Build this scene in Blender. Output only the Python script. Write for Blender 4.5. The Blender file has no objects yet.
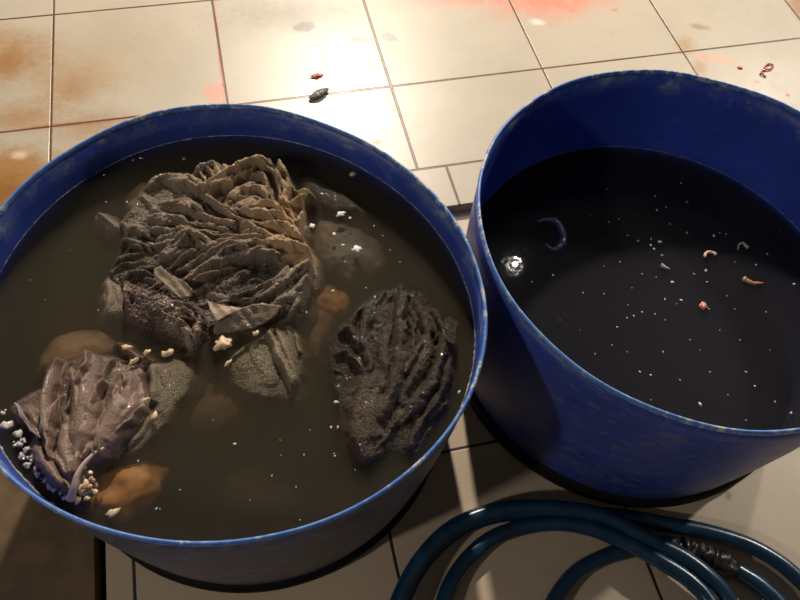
import bpy, bmesh, math, random
import numpy as np
from mathutils import Vector, Matrix

# ------------------------------------------------------------ camera, world, lights, exposure
F, PIT, ROL, YAW, CH = 700.0, 1.025122, 0.112459, 0.325999, 1.0099
C = bpy.context.scene
col = C.collection
fwd = Vector((math.sin(YAW)*math.cos(PIT), math.cos(YAW)*math.cos(PIT), -math.sin(PIT)))
rgt = Vector((math.cos(YAW), -math.sin(YAW), 0))
upv = rgt.cross(fwd)
R_ = math.cos(ROL)*rgt + math.sin(ROL)*upv
U_ = -math.sin(ROL)*rgt + math.cos(ROL)*upv
cam = bpy.data.cameras.new('camera'); cam.sensor_width = 36; cam.lens = F/800*36
cam.clip_start = 0.01
camo = bpy.data.objects.new('camera', cam); col.objects.link(camo)
camo.matrix_world = Matrix.Translation((0, 0, CH)) @ Matrix((R_, U_, -fwd)).transposed().to_4x4()
C.camera = camo
C.view_settings.view_transform = 'Standard'; C.view_settings.look = 'None'
C.view_settings.gamma = 1; C.view_settings.exposure = 0.0
C.view_settings.use_curve_mapping = False
C.cycles.volume_bounces = 4; C.cycles.transparent_max_bounces = 16
w = bpy.data.worlds.new('world'); C.world = w; w.use_nodes = True
w.node_tree.nodes['Background'].inputs[0].default_value = (1.0, 0.86, 0.7, 1)
w.node_tree.nodes['Background'].inputs[1].default_value = 0.06

def lamp(name, kind, loc, target, energy, color, size, blend=None, angle=None):
    l = bpy.data.lights.new(name, kind); l.energy = energy; l.color = color
    if kind == 'AREA': l.shape = 'DISK'; l.size = size
    else: l.shadow_soft_size = size
    if kind == 'SPOT': l.spot_size = math.radians(angle); l.spot_blend = blend
    o = bpy.data.objects.new(name, l); col.objects.link(o); o.location = loc
    o.rotation_euler = (Vector(target)-Vector(loc)).to_track_quat('-Z', 'Y').to_euler()
    return o
# far lamp beyond the step: lights the tiled step and shines through the gap between the drums
lamp('far_ceiling_lamp', 'AREA', (0.55, 3.1, 2.2), (0.4, 0.9, 0), 125, (1, .88, .73), 0.12)
# overhead bulb whose mirror image lies in the water of the right drum
_d = ((514-400)/F)*R_ - ((265-300)/F)*U_ + fwd
_t = (.165-CH)/_d.z
_p = Vector((_d.x*_t, _d.y*_t, .165)); _k = (2.3-.165)/-_d.z
lamp('overhead_bulb', 'POINT', (_p.x+_d.x*_k, _p.y+_d.y*_k, 2.3), (0, 0, 0), 22, (1, .93, .82), 0.011)
# side lamp on the left, near side
lamp('side_lamp', 'AREA', (-2.0, -0.35, 1.7), (0.1, 0.4, 0.2), 15, (1, .9, .78), 0.15)
# lamp off to the right
lamp('right_lamp', 'AREA', (2.3, 1.9, 1.6), (0.5, 0.3, 0.1), 26, (1, .93, .84), 0.14)
# added spot, cone shaped to light just the floor beside the right drum
lamp('added_floor_spot', 'SPOT', (2.7, 0.95, 1.9), (1.0, 0.24, 0), 150, (1, .95, .82), 0.05, .35, 24)

# ------------------------------------------------------------ helpers
RNG = random.Random(5)
def W(u, v, z):
    d = ((u-400)/F)*R_ - ((v-300)/F)*U_ + fwd
    t = (z-CH)/d.z
    return Vector((d.x*t, d.y*t, z))
def W2(pts, z): return np.array([W(p[0], p[1], z)[:2] for p in pts])

def link(name, me, mat=None, parent=None, smooth=True):
    o = bpy.data.objects.new(name, me); col.objects.link(o)
    if mat: me.materials.append(mat)
    if smooth:
        for p in me.polygons: p.use_smooth = True
    if parent: o.parent = parent
    return o
def mesh(name, vs, fs):
    me = bpy.data.meshes.new(name); me.from_pydata([tuple(v) for v in vs], [], [tuple(f) for f in fs]); me.update()
    return me
def recalc(me):
    bm = bmesh.new(); bm.from_mesh(me); bmesh.ops.recalc_face_normals(bm, faces=bm.faces); bm.to_mesh(me); bm.free()
def tag(o, label=None, cat=None, group=None, kind=None):
    if label: o['label'] = label
    if cat: o['category'] = cat
    if group: o['group'] = group
    if kind: o['kind'] = kind
    return o

_perm = np.random.RandomState(3).rand(256, 256)
def vnoise(x, y):
    xi = np.floor(x).astype(int); yi = np.floor(y).astype(int)
    fx = x-xi; fy = y-yi; fx = fx*fx*(3-2*fx); fy = fy*fy*(3-2*fy)
    g = lambda a, b: _perm[a % 256, b % 256]
    return ((g(xi, yi)*(1-fx)+g(xi+1, yi)*fx)*(1-fy)+(g(xi, yi+1)*(1-fx)+g(xi+1, yi+1)*fx)*fy)*2-1
def fbm(x, y, o=3):
    s = 0; a = 1
    for k in range(o):
        s = s + a*vnoise(x*2**k+17*k, y*2**k+5*k); a *= .5
    return s

def resample(pts, n, closed=False):
    P = np.array(pts, float)
    m = len(P)
    def cr(p0, p1, p2, p3, t): return .5*((2*p1)+(-p0+p2)*t+(2*p0-5*p1+4*p2-p3)*t*t+(-p0+3*p1-3*p2+p3)*t**3)
    out = []
    segs = m if closed else m-1
    for i in range(segs):
        idx = [(i-1), i, (i+1), (i+2)]
        idx = [k % m for k in idx] if closed else [min(max(k, 0), m-1) for k in idx]
        for t in np.linspace(0, 1, 12, endpoint=False): out.append(cr(*P[idx], t))
    if closed: out.append(out[0])
    else: out.append(P[-1])
    out = np.array(out); d = np.r_[0, np.cumsum(np.linalg.norm(np.diff(out, axis=0), axis=1))]
    s = np.linspace(0, d[-1], n+1 if closed else n)
    if closed: s = s[:-1]
    return np.stack([np.interp(s, d, out[:, k]) for k in range(P.shape[1])], 1)

# ------------------------------------------------------------ material helpers
class NT:
    def __init__(s, name):
        s.m = bpy.data.materials.new(name); s.m.use_nodes = True
        s.t = s.m.node_tree; s.b = s.t.nodes['Principled BSDF']; s.out = s.t.nodes['Material Output']
    def n(s, typ, **k):
        o = s.t.nodes.new(typ)
        for a, b in k.items():
            if a.startswith('i_'):
                key = a[2:]; key = int(key) if key.isdigit() else key.replace('_', ' ')
                if hasattr(b, 'links') or isinstance(b, bpy.types.NodeSocket): s.t.links.new(b, o.inputs[key])
                else: o.inputs[key].default_value = b
            else: setattr(o, a, b)
        return o
    def l(s, a, b): s.t.links.new(a, b)
    def set(s, name, v):
        if isinstance(v, bpy.types.NodeSocket): s.l(v, s.b.inputs[name])
        else: s.b.inputs[name].default_value = v
    def math(s, op, a, b=0.0, c=0.0, clamp=False):
        o = s.t.nodes.new('ShaderNodeMath'); o.operation = op; o.use_clamp = clamp
        for i, v in enumerate((a, b, c)):
            if isinstance(v, bpy.types.NodeSocket): s.l(v, o.inputs[i])
            else: o.inputs[i].default_value = v
        return o.outputs[0]
    def mix(s, f, a, b):
        o = s.t.nodes.new('ShaderNodeMix'); o.data_type = 'RGBA'
        for i, v in ((0, f), (6, a), (7, b)):
            if isinstance(v, bpy.types.NodeSocket): s.l(v, o.inputs[i])
            else: o.inputs[i].default_value = v if i == 0 else (*v, 1)
        return o.outputs[2]
    def pos(s): return s.n('ShaderNodeNewGeometry').outputs['Position']
    def noise(s, scale, detail=4, rough=.6, vec=None, dist=0):
        o = s.n('ShaderNodeTexNoise'); o.inputs['Scale'].default_value = scale; o.inputs['Detail'].default_value = detail
        o.inputs['Roughness'].default_value = rough; o.inputs['Distortion'].default_value = dist
        s.l(vec if vec else s.pos(), o.inputs['Vector']); return o.outputs['Fac']
    def ramp(s, f, a, b): # smooth 0..1 between a and b
        o = s.n('ShaderNodeMapRange'); o.interpolation_type = 'SMOOTHSTEP'
        s.l(f, o.inputs[0]); o.inputs[1].default_value = a; o.inputs[2].default_value = b
        return o.outputs[0]
    def bump(s, h, strength, dist, normal=None):
        o = s.n('ShaderNodeBump'); o.inputs['Strength'].default_value = strength; o.inputs['Distance'].default_value = dist
        s.l(h, o.inputs['Height'])
        if normal: s.l(normal, o.inputs['Normal'])
        return o.outputs[0]

# ---- floor tiles: joints on world lines, with stain marks and a painted shadow patch in their own places
def tile_mat(name, ax, ay, s, base, stains_shade=(), extra=None, joint=(.15, .065, .03), rough=.28, jw=.0021):
    m = NT(name); p = m.pos()
    sp = m.n('ShaderNodeSeparateXYZ'); m.l(p, sp.inputs[0]); X, Y = sp.outputs[0], sp.outputs[1]
    def near(v, a, st):
        q = m.math('MODULO', m.math('ADD', m.math('DIVIDE', m.math('SUBTRACT', v, a), st), 100.5), 1.0)
        return m.math('MULTIPLY', m.math('ABSOLUTE', m.math('SUBTRACT', q, .5)), st)
    d = m.math('MINIMUM', near(X, ax, s), near(Y, ay, s))
    if extra: d = extra(m, X, Y, d, near)
    wob = m.math('MULTIPLY', m.math('SUBTRACT', m.noise(60), .5), .0012)
    g = m.math('SUBTRACT', 1, m.ramp(m.math('ADD', d, wob), jw*.6, jw*1.5))
    n1 = m.noise(3.0, 5); n2 = m.noise(28, 6, .7)
    c = m.mix(m.ramp(n1, .35, .7), base, tuple(b*.86 for b in base))
    c = m.mix(m.math('MULTIPLY', m.ramp(n2, .52, .75), .18), c, (base[0]*.62, base[1]*.5, base[2]*.36))
    cache = {}
    def NZ(k):
        if k not in cache: cache[k] = m.math('ADD', m.math('MULTIPLY', m.noise(k, 8, .78), .6), m.math('MULTIPLY', m.noise(k*5, 5, .8), .4))
        return cache[k]
    spk = m.ramp(m.noise(130, 2), .71, .76)
    c = m.mix(m.math('MULTIPLY', spk, .45), c, (.16, .10, .06))
    for (x, y, rx, ry, rot, colr, amt, nz, lo) in stains_shade:
        dx = m.math('SUBTRACT', X, x); dy = m.math('SUBTRACT', Y, y)
        cr, sr = math.cos(rot), math.sin(rot)
        a = m.math('DIVIDE', m.math('ADD', m.math('MULTIPLY', dx, cr), m.math('MULTIPLY', dy, sr)), rx)
        b = m.math('DIVIDE', m.math('SUBTRACT', m.math('MULTIPLY', dy, cr), m.math('MULTIPLY', dx, sr)), ry)
        r = m.math('SQRT', m.math('ADD', m.math('MULTIPLY', a, a), m.math('MULTIPLY', b, b)))
        r = m.math('ADD', r, m.math('MULTIPLY', m.math('SUBTRACT', NZ(nz), .5), 2.2))
        f = m.math('MULTIPLY', m.math('SUBTRACT', 1, m.ramp(r, lo, 1.05)), amt)
        c = m.mix(f, c, colr)
    jc = m.mix(m.ramp(m.noise(5), .4, .6), joint, tuple(j*.6 for j in joint))
    c = m.mix(g, c, jc)
    m.set('Base Color', c)
    m.set('Roughness', m.math('ADD', rough, m.math('MULTIPLY', n2, .18)))
    hh = m.math('SUBTRACT', m.math('MULTIPLY', n2, .12), g)
    m.set('Normal', m.bump(hh, .5, .0015))
    return m.m

HP = 0.02; AX, BY, TS, B3, YE = -.3634, 1.0648, .3266, .8397, .7453
A2, LH, S2 = -.2505, .3092, .3452
CREAM = (.50, .445, .355)
def st(u, v, ru, rv, rot, colr, amt, nz=14, lo=.35, z=HP):
    p = W(u, v, z); q = W(u+ru, v, z); r = W(u, v+rv, z)
    return (p.x, p.y, (q-p).length, (r-p).length, rot-.05, colr, amt, nz, lo)
RED = (.62, .06, .03); ORG = (.36, .17, .045); GRY = (.10, .09, .075); DOR = (.30, .15, .04)
stains_shade = [
    st(545, -12, 100, 42, 0, (.72, .20, .13), .75, 8, .2), st(455, -8, 60, 22, 0, (.75, .25, .2), .6, 8, .3),
    st(352, 8, 70, 6, 0, (.6, .3, .25), .25, 8), st(219, 50, 2.2, 70, .02, RED, .8, 30, .2), st(216, 92, 18, 14, 0, (.75, .25, .18), .6, 20, .2),
    st(75, 124, 70, 3, .0, (.40, .07, .03), .7, 25, .2), st(200, 108, 40, 4, .1, (.4, .1, .05), .5, 25, .2),
    st(5, 58, 72, 42, 0, ORG, .85, 14, -.1), st(8, 66, 34, 20, 0, (.30, .13, .03), .7, 20, -.2), st(75, 80, 62, 36, 0, ORG, .75, 18, -.2), st(90, 125, 60, 24, 0, (.34, .18, .08), .7, 22, -.2), st(20, 115, 60, 26, 0, ORG, .6, 18, -.2), st(75, 92, 26, 16, 0, (.30, .13, .03), .5, 30, -.2),
    st(0, 185, 85, 50, 0, ORG, .9, 10, .3), st(5, 195, 50, 32, 0, (.25, .11, .02), .85, 14, .1), st(20, 155, 12, 6, 0, (.7, .6, .45), .8, 40, .1), st(100, 60, 120, 60, 0, (.44, .33, .21), .5, 5, -.2),
    st(90, 150, 40, 14, 0, (.45, .3, .2), .5, 30, .1), st(30, 120, 40, 16, 0, ORG, .4, 18, .1),
    st(290, 15, 95, 30, -.1, (.25, .225, .18), .9, 6, -.1), st(305, 27, 14, 6, .2, GRY, .85, 45, .6), st(358, 40, 13, 3, -.1, GRY, .7, 50, .6),  # first entry paints a grey cast shadow on the tiles, the others are smudges
    st(388, 37, 12, 5, -.7, (.22, .21, .2), .8, 40, .6), st(327, 56, 4, 9, .3, GRY, .7, 60, .6), st(337, 75, 3, 5, 0, GRY, .8, 60, .6),
    st(362, 118, 14, 4, .4, GRY, .35, 60, .6), st(376, 142, 7, 4, 0, (.12, .14, .09), .9, 60, .6), st(385, 100, 5, 3, 0, GRY, .5, 60, .6),
    st(700, 27, 14, 4, -.3, (.35, .22, .10), .8, 40, .1), st(686, 45, 13, 12, -.6, (.42, .27, .12), .75, 25, .2), st(700, 68, 10, 12, -.5, (.4, .27, .12), .7, 30, .2),
    st(720, 60, 30, 6, -.35, (.75, .35, .25), .5, 20, .1), st(703, 57, 8, 6, 0, (.75, .3, .22), .5, 30, .2),
    st(800, 5, 12, 20, -.4, (.33, .2, .1), .9, 20, .3), st(765, 30, 10, 3, 0, (.5, .35, .2), .4, 40, .1), st(788, 95, 3, 2, 0, (.45, .03, .02), .9, 80, .3),
    st(757, 82, 5, 2, -.5, (.6, .2, .12), .7, 80, .2), st(537, 22, 10, 4, -.2, (.85, .7, .6), .9, 40, .2), st(615, 10, 5, 2, 0, (.4, .25, .1), .6, 50, .2),
]
def plat_extra(m, X, Y, d, near):
    # narrow row of cut tiles along the edge: its own joints
    front = m.math('LESS_THAN', Y, B3)
    dn = m.math('MINIMUM', near(X, .345, .163), m.math('ABSOLUTE', m.math('SUBTRACT', Y, B3)))
    back = m.math('MINIMUM', near(X, AX, TS), m.math('MINIMUM', near(Y, BY, TS), m.math('ABSOLUTE', m.math('SUBTRACT', Y, B3))))
    back = m.math('ADD', back, m.math('MULTIPLY', front, 1))
    dn = m.math('ADD', dn, m.math('MULTIPLY', m.math('SUBTRACT', 1, front), 1))
    return m.math('MINIMUM', back, dn)
M_plat = tile_mat('tile_step', AX, BY, TS, CREAM, stains_shade, plat_extra)
fst = [st(728, 495, 5, 6, 0, (.22, .13, .06), .8, 60, .2, 0), st(720, 490, 16, 14, .5, (.40, .33, .2), .5, 30, .1, 0), st(700, 520, 60, 10, 0, (.5, .42, .3), .4, 20, .1, 0),
       st(520, 560, 120, 60, 0, (.42, .34, .25), .4, 6, .2, 0), st(495, 470, 40, 22, 0, (.34, .31, .2), .5, 10, .3, 0)]
M_floor = tile_mat('tile_floor', A2, LH, S2, (.56, .455, .34), fst, None, (.035, .025, .02), .35)

def simple(name, colr, rough=.5, spec=.5, coat=0, bump=None, var=None):
    m = NT(name)
    c = colr
    if var:
        m.set('Base Color', m.mix(m.ramp(m.noise(var[0], 5), .35, .65), colr, var[1]))
    else: m.set('Base Color', (*colr, 1))
    m.set('Roughness', rough); m.set('Specular IOR Level', spec); m.set('Coat Weight', coat); m.set('Coat Roughness', .08)
    if bump: m.set('Normal', m.bump(m.noise(bump[0], 4), bump[1], bump[2]))
    return m.m
M_brown = simple('stained_slab', (.085, .052, .028), .6, var=(9, (.17, .105, .05)), bump=(60, .3, .002))
M_gap = simple('dirty_gap', (.015, .012, .01), .9)
M_riser = simple('step_edge', (.30, .24, .17), .6, var=(30, (.16, .12, .08)), bump=(80, .4, .002))

# drum plastic
def drum_mat(name, inner, grey=0):
    m = NT(name)
    sc = m.noise(26, 6, .75); st2 = m.noise(7, 4)
    p = m.pos(); mp = m.n('ShaderNodeMapping'); m.l(p, mp.inputs[0]); mp.inputs['Scale'].default_value = (30, 30, 160)
    n = m.n('ShaderNodeTexNoise'); m.l(mp.outputs[0], n.inputs['Vector']); n.inputs['Scale'].default_value = 1.2; n.inputs['Detail'].default_value = 6
    sp = m.n('ShaderNodeSeparateXYZ'); m.l(p, sp.inputs[0]); Z = sp.outputs[2]
    c = m.mix(m.ramp(st2, .3, .7), (.016, .042, .28), (.024, .064, .38)) if not inner else m.mix(m.ramp(st2, .3, .7), (.022, .05, .30), (.03, .07, .40))
    scuff = m.math('MULTIPLY', m.ramp(sc, .53, .75), m.ramp(n.outputs['Fac'], .42, .62))
    if inner:
        top = m.ramp(m.math('ADD', Z, m.math('MULTIPLY', st2, .05)), .30, .345)
        scuff = m.math('ADD', m.math('MULTIPLY', scuff, .4), m.math('MULTIPLY', m.math('MULTIPLY', top, m.ramp(sc, .44, .6)), .8), clamp=True)
        scr = m.ramp(m.noise(9, 3, .5, None, 3), .5, .62)
        c = m.mix(m.math('MULTIPLY', scuff, m.math('ADD', .45, scr), clamp=True), c, (.20, .26, .34))
    else:
        c = m.mix(m.math('MULTIPLY', m.ramp(sc, .36-.2*grey, .60-.12*grey), min(1, .12+.88*grey)), c, (.072, .072, .088))
        scf = m.math('MULTIPLY', m.ramp(m.noise(45, 6, .75), .50, .58), m.ramp(n.outputs['Fac'], .44, .54))
        c = m.mix(m.math('MULTIPLY', scf, .35+.4*grey), c, (.16, .16, .20))
        mud = m.math('MULTIPLY', m.ramp(m.math('ADD', m.math('MULTIPLY', sc, .5), m.math('MULTIPLY', n.outputs['Fac'], .5)), .48, .54), m.ramp(Z, .32, .05))
        c = m.mix(m.math('MULTIPLY', mud, .2+.8*grey), c, (.13, .11, .075))
    m.set('Base Color', c)
    m.set('Roughness', m.math('ADD', .32, m.math('MULTIPLY', sc, .25)))
    m.set('Normal', m.bump(m.math('ADD', sc, m.math('MULTIPLY', n.outputs['Fac'], .6)), .25, .0015))
    return m.m
M_din = drum_mat('blue_plastic_inside', True); M_dout = drum_mat('blue_plastic_outside', False); M_dout1 = drum_mat('dirty_grey_blue_plastic_outside', False, .8)
def rim_mat():
    m = NT('worn_rim'); n = m.noise(70, 6, .75); n2 = m.noise(14, 3)
    c = m.mix(m.ramp(n, .35, .6), (.045, .14, .50), (.10, .22, .50))
    c = m.mix(m.math('MULTIPLY', m.ramp(n, .50, .58), m.ramp(n2, .42, .56)), c, (.48, .52, .55))
    m.set('Base Color', c); m.set('Roughness', .4); m.set('Normal', m.bump(n, .4, .001)); return m.m
M_rim = rim_mat()
M_foot_shade = simple('foot_shade_black', (.004, .004, .005), .7, .2)  # near-black for the shade modelled at the drum feet

def water_mat(name, dens, scat, absorb, ripple, adens):
    m = NT(name); m.t.nodes.remove(m.b)
    tr = m.n('ShaderNodeBsdfTransparent'); gl = m.n('ShaderNodeBsdfGlossy'); gl.inputs['Roughness'].default_value = .03
    bp = m.bump(m.noise(18, 3), ripple, .01)
    m.l(bp, gl.inputs['Normal'])
    dt = m.n('ShaderNodeVectorMath', operation='DOT_PRODUCT'); m.l(bp, dt.inputs[0]); m.l(m.n('ShaderNodeNewGeometry').outputs['Incoming'], dt.inputs[1])
    cs = m.math('SUBTRACT', 1, m.math('ABSOLUTE', dt.outputs['Value']), clamp=True)
    fr = m.math('ADD', .02, m.math('MULTIPLY', .98, m.math('POWER', cs, 5)))   # the same from both sides
    mx = m.n('ShaderNodeMixShader'); m.l(fr, mx.inputs[0]); m.l(tr.outputs[0], mx.inputs[1]); m.l(gl.outputs[0], mx.inputs[2])
    m.l(mx.outputs[0], m.out.inputs[0])
    vs = m.n('ShaderNodeVolumeScatter'); vs.inputs['Color'].default_value = (*scat, 1); vs.inputs['Density'].default_value = dens
    va = m.n('ShaderNodeVolumeAbsorption'); va.inputs['Color'].default_value = (*absorb, 1); va.inputs['Density'].default_value = adens
    ad = m.n('ShaderNodeAddShader'); m.l(vs.outputs[0], ad.inputs[0]); m.l(va.outputs[0], ad.inputs[1])
    m.l(ad.outputs[0], m.out.inputs['Volume'])
    return m.m
M_w1 = water_mat('murky_brown_water', 8, (.92, .80, .58), (.28, .24, .16), .03, 46)
M_w2 = water_mat('dark_water', 5.5, (.80, .78, .95), (.3, .3, .3), .03, 70)

def tissue_mat(name, dark, mid, tan, papil=520, pstr=.8, rough=.38, coat=.35):
    """wet tripe: colour attribute 'pig' (0 dark .. 1 tan) plus papillae"""
    m = NT(name)
    at = m.n('ShaderNodeAttribute'); at.attribute_name = 'pig'
    v = m.n('ShaderNodeTexVoronoi'); v.inputs['Scale'].default_value = papil; m.l(m.pos(), v.inputs['Vector'])
    n1 = m.noise(35, 5); n2 = m.noise(260, 3)
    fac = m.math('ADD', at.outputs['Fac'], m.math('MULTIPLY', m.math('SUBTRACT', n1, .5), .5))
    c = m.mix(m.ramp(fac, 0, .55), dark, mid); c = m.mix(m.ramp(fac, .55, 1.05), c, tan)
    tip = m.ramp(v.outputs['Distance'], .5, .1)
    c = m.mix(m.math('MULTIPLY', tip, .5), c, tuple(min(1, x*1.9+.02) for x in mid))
    m.set('Base Color', c); m.set('Roughness', rough); m.set('Specular IOR Level', .22)
    m.set('Coat Weight', coat); m.set('Coat Roughness', .045)
    h = m.math('ADD', m.math('SUBTRACT', 1, v.outputs['Distance']), m.math('MULTIPLY', n2, .5))
    b = m.bump(h, pstr, .0016); m.set('Normal', b)
    m.l(m.bump(m.noise(170, 1, .4), .8, .006*min(1, pstr+.2)), m.b.inputs['Coat Normal'])
    return m.m
M_sub = tissue_mat('sunken_brown_tripe', (.26, .15, .08), (.32, .20, .115), (.4, .25, .14), 500, .2, .6, 0)
M_A = tissue_mat('tripe_grey_brown', (.042, .031, .024), (.225, .178, .135), (.50, .35, .205), 620, 1.1, .5, .4)
M_B = tissue_mat('tripe_dark_fuzzy', (.035, .022, .020), (.13, .085, .075), (.36, .28, .2), 380, 1.6, .3, .5)
M_C = tissue_mat('tripe_smooth_pinkish', (.07, .045, .032), (.185, .122, .096), (.38, .29, .22), 600, .35, .28, .6)
M_D = tissue_mat('tripe_dark_wet', (.010, .007, .004), (.044, .030, .018), (.095, .066, .04), 620, 1.0, .5, .6)
M_E = tissue_mat('tripe_dark_slick', (.045, .038, .03), (.22, .20, .17), (.34, .20, .10), 500, .12, .6, .0)
M_F = tissue_mat('tripe_olive_sheet', (.09, .07, .042), (.165, .132, .085), (.34, .28, .20), 650, .6, .35, .25)
M_fat = simple('fat_crumb', (.62, .48, .30), .45, coat=.3, bump=(300, .5, .001), var=(150, (.75, .55, .32)))
M_white = simple('white_fleck', (.62, .58, .5), .4, coat=.3)
M_pale = simple('pale_fleck', (.40, .36, .31), .45, coat=.3)
M_pink = simple('pink_scrap', (.55, .22, .16), .4, coat=.3)
M_orange = simple('orange_scrap', (.55, .28, .16), .4, coat=.3)
M_redsc = simple('red_scrap', (.50, .07, .04), .4, coat=.4)
M_greysc = simple('grey_scrap', (.09, .085, .07), .45, coat=.3, bump=(200, .6, .002))
M_murk = simple('orange_fat', (.50, .20, .05), .6, var=(40, (.62, .30, .10)))
M_sinew = simple('sinew', (.50, .38, .32), .35, coat=.5)
M_scum = simple('scum', (.38, .37, .34), .6, var=(120, (.10, .12, .16)))
M_swirl = simple('bluish_swirl', (.10, .12, .22), .3, coat=.3)

# ------------------------------------------------------------ structure
def box(name, x0, x1, y0, y1, z0, z1, mat, bev=0):
    bm = bmesh.new(); bmesh.ops.create_cube(bm, size=1)
    for v in bm.verts: v.co = ((x0+x1)/2+v.co.x*(x1-x0), (y0+y1)/2+v.co.y*(y1-y0), (z0+z1)/2+v.co.z*(z1-z0))
    if bev: bmesh.ops.bevel(bm, geom=bm.edges[:], offset=bev, segments=3, affect='EDGES', profile=.5)
    me = bpy.data.meshes.new(name); bm.to_mesh(me); bm.free()
    o = link(name, me, mat, smooth=False); return o
XG = -.2865
tag(box('floor', XG, 3, -1.6, YE+.02, -.06, 0, M_floor), kind='structure')
tag(box('floor', -3, 3, YE, 4, -.06, HP, M_plat, .0015), kind='structure')
tag(box('floor', -3, XG-.0125, -1.6, YE, -.06, .004, M_brown, .002), kind='structure')
tag(box('trim_1', XG-.0125, XG, -1.6, YE, -.06, -.02, M_gap), kind='structure')
tag(box('trim_2', XG, 3, YE-.0015, YE, 0.0, .0165, M_riser), kind='structure')

# ------------------------------------------------------------ drums
RIM = [(20,185),(50,160),(100,131),(150,115),(215,104),(260,105),(300,111),(350,130),(380,148),(413,178),(440,203),(465,237),(485,290),(489,330),(478,384),(454,430),(403,476),(356,508),(315,525),(274,535),(212,541),(150,539),(120,536),(90,529),(60,515),(30,499),(0,459),(0,206)]
RIMR = [(757,92),(800,107),(715,80),(681,73.6),(643,70),(609,71),(575,76),(545,88),(524,105),(502,128),(485.5,166),(481,180),(479,211),(481,227),(489,255),(494,269),(507.5,300),(530,327.5),(552.5,350),(588.5,375),(620,395),(665,413),(710,425),(755,430),(800,429)]
ZR = .325
def fourier(pts, c, R0, order, z=ZR):
    P = W2(pts, z)-np.array(c); th = np.arctan2(P[:, 1], P[:, 0]); r = np.hypot(P[:, 0], P[:, 1])-R0
    A = [np.ones_like(th)]
    for k in range(1, order+1): A += [np.cos(k*th), np.sin(k*th)]
    A = np.stack(A, 1); reg = np.eye(A.shape[1])*.15
    s = np.linalg.solve(A.T@A+reg, A.T@r)
    def f(t):
        v = R0+s[0]
        for k in range(1, order+1): v += s[2*k-1]*math.cos(k*t)+s[2*k]*math.sin(k*t)
        return v
    return f
def drum(cr, fr, cb, rb, lab, mo, th=.0032):
    """cr centre of rim, fr(theta) rim radius; cb, rb base centre and radius"""
    N = 192
    e = bpy.data.objects.new('plastic_drum', None); col.objects.link(e); e.location = (cb[0], cb[1], 0)
    tag(e, lab, 'drum', 'cut blue plastic drums')
    def ring(z, off, belly=True):
        k = z/ZR; out = []
        for i in range(N):
            t = 2*math.pi*i/N
            r = (rb*(1-k)+fr(t)*k) + (.004*math.sin(math.pi*min(1, k)) if belly else 0)
            if z < .03: r -= .012*(1-z/.03)**2
            cx = cb[0]*(1-k)+cr[0]*k; cy = cb[1]*(1-k)+cr[1]*k
            wob = .0012*math.sin(3*t+1)*k
            out.append(Vector((cx+(r+off+wob)*math.cos(t), cy+(r+off+wob)*math.sin(t), z+(.0012*math.sin(5*t)+.0008*math.sin(11*t))*k)))
        return out
    def strip(name, rings, mat, caps=False):
        vs = [v-e.location for r in rings for v in r]; fs = []
        for j in range(len(rings)-1):
            for i in range(N):
                a = j*N+i; b = j*N+(i+1) % N; fs.append((a, b, b+N, a+N))
        me = mesh(name, vs, fs); return me
    zs = [.0, .004, .012, .03, .07, .12, .18, .24, .29, .318]
    outer = [ring(z, 0) for z in zs]
    inner = [ring(z, -th) for z in (.318, .29, .24, .18, .12, .06, .02)]
    rings = outer+inner
    vs = [v-e.location for r in rings for v in r]; fs = []
    for j in range(len(rings)-1):
        for i in range(N):
            a = j*N+i; b = j*N+(i+1) % N; fs.append((a, b, b+N, a+N))
    fs.append([i for i in range(N)][::-1]); fs.append([(len(rings)-1)*N+i for i in range(N)])
    me = mesh('drum_body', vs, fs); o = link('drum_body', me, mo, e); me.materials.append(M_din)
    for p in me.polygons:
        if p.index >= (len(outer)-1)*N and p.index < (len(rings)-1)*N: p.material_index = 1
    me.polygons[-1].material_index = 1; me.polygons[-1].use_smooth = False; me.polygons[-2].use_smooth = False
    # cut rim: rounded bead
    prof = [(.0004, .317), (.0010, .320), (.0006, .3235), (-.001, ZR), (-.0026, ZR), (-.0036, .3235), (-.0038, .320), (-.0034, .317)]
    rr = [ring(z, off) for off, z in prof]
    vs = [v-e.location for r in rr for v in r]; fs = []
    K = len(rr)
    for j in range(K):
        for i in range(N):
            a = j*N+i; b = j*N+(i+1) % N; c2 = ((j+1) % K)*N; fs.append((a, b, c2+(i+1) % N, c2+i))
    me = mesh('rim', vs, fs); recalc(me); tag(link('rim', me, M_rim, e), 'pale blue worn cut rim')
    # black ring put in for the shade round the drum foot
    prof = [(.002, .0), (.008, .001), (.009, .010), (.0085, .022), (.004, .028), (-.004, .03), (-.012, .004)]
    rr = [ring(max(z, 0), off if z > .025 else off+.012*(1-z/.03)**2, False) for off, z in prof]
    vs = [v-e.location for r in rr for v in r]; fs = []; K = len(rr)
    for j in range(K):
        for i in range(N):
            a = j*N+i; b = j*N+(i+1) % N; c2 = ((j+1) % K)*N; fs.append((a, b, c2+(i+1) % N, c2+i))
    me = mesh('foot_shade_ring', vs, fs); recalc(me); tag(link('foot_shade_ring', me, M_foot_shade, e), 'black ring standing in for the shade round the foot of the drum')
    return e, ring
CL = (-.0542, .4513); CR = (.5345, .4375)
fL = fourier(RIM, CL, .288, 3); fR = fourier(RIMR, CR, .281, 2)
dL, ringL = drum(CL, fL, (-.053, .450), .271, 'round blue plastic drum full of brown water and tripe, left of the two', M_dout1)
dR, ringR = drum(CR, fR, (.533, .438), .272, 'blue plastic drum of dark water with floating flecks, right of the two', M_dout)

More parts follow.
